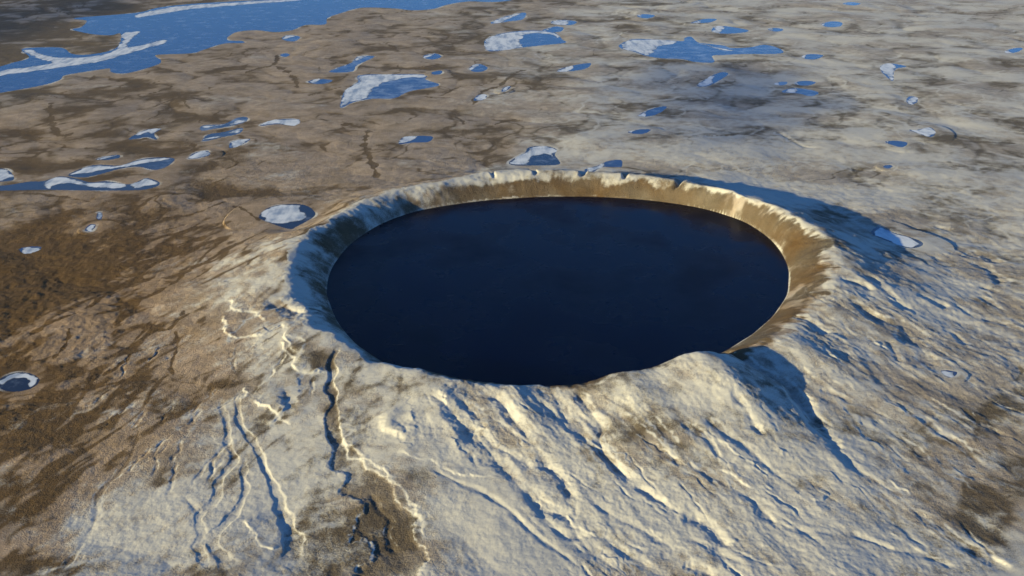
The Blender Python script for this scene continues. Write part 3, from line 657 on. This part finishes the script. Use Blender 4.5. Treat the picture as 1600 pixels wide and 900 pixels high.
# ------------------------------------------------------------------ build the land
def link(o, parent=None):
    scene.collection.objects.link(o)
    if parent: o.parent = parent
    return o
quad = (np.arange(NR - 1)[:, None] * NC + np.arange(NC - 1)[None, :])
quads = np.stack([quad, quad + 1, quad + NC + 1, quad + NC], -1).reshape(-1, 4)
qT = T[quads].mean(1); qQ = Q[quads].mean(1) + 0.10 * pn(X[quads[:, 0]] / 300, Y[quads[:, 0]] / 300, 141)
region = np.where(qT < 1, 1, np.where(qQ < 1.05, 2, 0)); 
attrs = {'snow': snow.astype(f32), 'brown': np.clip(B, 0, 1).astype(f32), 'growth': growth.astype(f32)}
def land_piece(name, sel, parent=None):
    q = quads[sel]; used = np.zeros(N, bool); used[q.ravel()] = True
    ids = np.nonzero(used)[0]; remap = np.full(N, -1, np.int32); remap[ids] = np.arange(len(ids)); q = remap[q]
    me = bpy.data.meshes.new(name)
    me.vertices.add(len(ids)); me.vertices.foreach_set('co', np.stack([X[ids], Y[ids], Z[ids]], -1).astype(f32).ravel())
    me.loops.add(q.size); me.loops.foreach_set('vertex_index', q.ravel().astype(np.int32))
    me.polygons.add(len(q)); me.polygons.foreach_set('loop_start', (np.arange(len(q)) * 4).astype(np.int32))
    me.update(calc_edges=True)
    me.polygons.foreach_set('use_smooth', np.ones(len(q), bool))
    for k, a in attrs.items():
        at_ = me.attributes.new(k, 'FLOAT', 'POINT'); at_.data.foreach_set('value', a[ids])
    me.materials.append(M_LAND)
    me.normals_split_custom_set_from_vertices(nrm[ids])
    return link(bpy.data.objects.new(name, me), parent)
piece = PIECE[quads].max(1)
ground = land_piece('ground', (region == 0) & (piece == 0)); ground['kind'] = 'structure'; ground['label'] = 'brown and snow-dusted tundra plain around the crater'
rim_o = land_piece('crater_rim', (region == 2) & (piece == 0)); rim_o['kind'] = 'structure'; rim_o['label'] = 'raised snowy crater rim with gullied outer slopes'
wall_o = land_piece('inner_wall', (region == 1) & (piece == 0), rim_o); wall_o['label'] = 'steep inner wall falling to the dark lake, brown on the sunlit side'

for i in range(1, NPIECE[0] + 1):
    sel = piece == i
    if sel.sum() < 30:
        continue
    on_rim = (region[sel] > 0).mean() > 0.5
    land_piece('gully' if on_rim else 'stream_channel', sel, rim_o if on_rim else ground)

# ------------------------------------------------------------------ water and ice
def sheet(name, P, z, material, parent=None, feather=0.0):
    from mathutils.geometry import delaunay_2d_cdt
    n = len(P); c0 = P.mean(0)
    pts = [Vector((float(x - c0[0]), float(y - c0[1]))) for x, y in P]; edges = [(i, (i + 1) % n) for i in range(n)]
    if feather > 0:
        lo, hi = P.min(0), P.max(0); st = max(feather * 0.55, (hi - lo).max() / 70)
        gx, gy = np.meshgrid(np.arange(lo[0], hi[0], st), np.arange(lo[1], hi[1], st)); gx, gy = gx.ravel(), gy.ravel()
        ok = inside(P, gx, gy)
        pts += [Vector((float(x - c0[0]), float(y - c0[1]))) for x, y in zip(gx[ok], gy[ok])]
    vs, es, fs, *_ = delaunay_2d_cdt(pts, edges, [list(range(n))], 1, 1e-4)
    co = [(v_.x, v_.y, 0.0) for v_ in vs]; tri = []
    for f_ in fs:
        a_, b_, c_ = (co[i] for i in f_[:3])
        tri.append(tuple(f_) if (b_[0] - a_[0]) * (c_[1] - a_[1]) - (b_[1] - a_[1]) * (c_[0] - a_[0]) > 0 else tuple(reversed(f_)))
    me = bpy.data.meshes.new(name); me.from_pydata(co, [], tri); me.update(); me.materials.append(material)
    if feather > 0:
        q = np.array(co)[:, :2] + c0; best = np.full(len(q), 1e9)
        for i in range(n):
            a_, b_ = P[i], P[(i + 1) % n]; d = b_ - a_; t = np.clip(((q - a_) @ d) / max(d @ d, 1e-9), 0, 1)
            best = np.minimum(best, np.hypot(*(q - a_ - t[:, None] * d).T))
        at_ = me.attributes.new('cover', 'FLOAT', 'POINT'); at_.data.foreach_set('value', np.clip(best / feather, 0, 1).astype(f32))
    o = bpy.data.objects.new(name, me); link(o, parent)
    o.location = (c0[0], c0[1], z) if parent is None else (c0[0] - parent.location.x, c0[1] - parent.location.y, z - parent.location.z)
    return o
def grow(P, d):
    n = len(P); out = []
    area = 0.5 * sum(P[i - 1][0] * P[i][1] - P[i][0] * P[i - 1][1] for i in range(n)); s = 1 if area > 0 else -1
    for i in range(n):
        t = P[(i + 1) % n] - P[i - 1]; t = t / (np.hypot(*t) + 1e-9); out.append(P[i] + s * d * np.array([t[1], -t[0]]))
    return np.array(out)
def ragged(P, amp):
    n = len(P); out = []
    for i in range(n):
        for t in (0, 0.25, 0.5, 0.75): out.append(P[i] + (P[(i + 1) % n] - P[i]) * t)
    Q_ = np.array(out); l = amp * 6
    dx = pn(Q_[:, 0] / l, Q_[:, 1] / l, 221) + 0.6 * pn(Q_[:, 0] / l * 2.7, Q_[:, 1] / l * 2.7, 222); dy = pn(Q_[:, 0] / l, Q_[:, 1] / l, 223) + 0.6 * pn(Q_[:, 0] / l * 2.7, Q_[:, 1] / l * 2.7, 224)
    return Q_ + amp * np.stack([dx, dy], -1)
angs = np.radians(np.arange(-180, 180, 1.0))
rad = shore_r(np.degrees(angs)) + 22
lake = sheet('crater_lake', np.stack([rad * np.cos(angs), rad * np.sin(angs)], -1), 0.0, M_CRATER)
lake['kind'] = 'structure'; lake['label'] = 'round deep navy lake filling the crater'
for p in PONDS:
    P = p['P']; mx, my = px_size(*p['px'][0])
    o = sheet(p['name'], grow(P, min(0.6 * mx, 10)), p['z'], M_WATER[p['kind']])
    o['kind'] = 'structure'; o['label'] = p['label']
    ice = p['ice']
    if ice is None: continue
    if isinstance(ice, float):
        shapes = [P if ice >= 1 else clip_half(P, ice)]
    else: shapes = [closed_curve(place(q)) for q in ice]
    shapes = [ragged(q, 5.5 * mx) for q in shapes if len(q) > 3]
    for q in shapes:
        if len(q) > 3: sheet('ice_sheet', q, p['z'] + 0.35, M_ICE, o, feather=float(min(7 * mx, 0.3 * min(q.max(0) - q.min(0)))))

# ------------------------------------------------------------------ clouds, off to the left above the view: their shade lies on the far plain
def cloud_material():
    m = bpy.data.materials.new('cloud_vapour'); m.use_nodes = True; nt = m.node_tree
    for n_ in list(nt.nodes):
        if n_.type == 'BSDF_PRINCIPLED': nt.nodes.remove(n_)
    out = [n_ for n_ in nt.nodes if n_.type == 'OUTPUT_MATERIAL'][0]
    pv_ = nt.nodes.new('ShaderNodeVolumePrincipled'); pv_.inputs['Color'].default_value = (0.97, 0.97, 0.98, 1); pv_.inputs['Density'].default_value = 0.0011
    nt.links.new(pv_.outputs[0], out.inputs['Volume']); return m
M_CLOUD = cloud_material()
def cloud(target_px, ax, ay, label, seed):
    t = flat_at(*target_px); alt = 2900.0; L = alt / math.tan(SUN_EL)
    cx, cy = t[0] + L * math.cos(SUN_AZ), t[1] + L * math.sin(SUN_AZ)
    bm = bmesh.new(); bmesh.ops.create_icosphere(bm, subdivisions=6, radius=1.0)
    co = np.array([v_.co[:] for v_ in bm.verts])
    d = 1 + 0.45 * pn(co[:, 0] * 1.7 + co[:, 2], co[:, 1] * 1.7, seed) + 0.28 * pn(co[:, 0] * 4 + co[:, 2], co[:, 1] * 4 - co[:, 2], seed + 1) + 0.12 * pn(co[:, 0] * 10, co[:, 1] * 10 + co[:, 2] * 5, seed + 2)
    for v_, k, c in zip(bm.verts, d, co):
        v_.co = (c[0] * k * ax, c[1] * k * ay, c[2] * k * (150 if c[2] > 0 else 60))
    me = bpy.data.meshes.new('cloud'); bm.to_mesh(me); bm.free(); me.materials.append(M_CLOUD)
    o = link(bpy.data.objects.new('cloud', me)); o.location = (cx, cy, alt); o['label'] = label; o['category'] = 'cloud'; o['group'] = 'fair weather clouds left of the view'
cloud((1110, 150), 950, 1900, 'flat white cloud shading the plain below the longest lake', 201)
cloud((40, 22), 1250, 3200, 'flat white cloud shading the land beyond the big lake', 211)

# ------------------------------------------------------------------ the air
HB = 95000.0
bm = bmesh.new(); bmesh.ops.create_cube(bm, size=1.0)
zlo, zhi = float(Z.min()) - 5.0, 2420.0
for v_ in bm.verts: v_.co = (CAM_X + v_.co.x * 2 * HB, CAM_Y + v_.co.y * 2 * HB, (zlo + zhi) / 2 + v_.co.z * (zhi - zlo))
me = bpy.data.meshes.new('haze'); bm.to_mesh(me); bm.free()
hm = bpy.data.materials.new('haze_air'); hm.use_nodes = True; hn = hm.node_tree
for n_ in list(hn.nodes):
    if n_.type == 'BSDF_PRINCIPLED': hn.nodes.remove(n_)
pv_ = hn.nodes.new('ShaderNodeVolumePrincipled'); pv_.inputs['Color'].default_value = (0.62, 0.78, 1.0, 1); pv_.inputs['Density'].default_value = 6.0e-7
hn.links.new(pv_.outputs[0], [n_ for n_ in hn.nodes if n_.type == 'OUTPUT_MATERIAL'][0].inputs['Volume'])
me.materials.append(hm); haze = link(bpy.data.objects.new('haze', me)); haze['kind'] = 'stuff'; haze['label'] = 'thin blue haze over the far plain'; haze['category'] = 'haze'
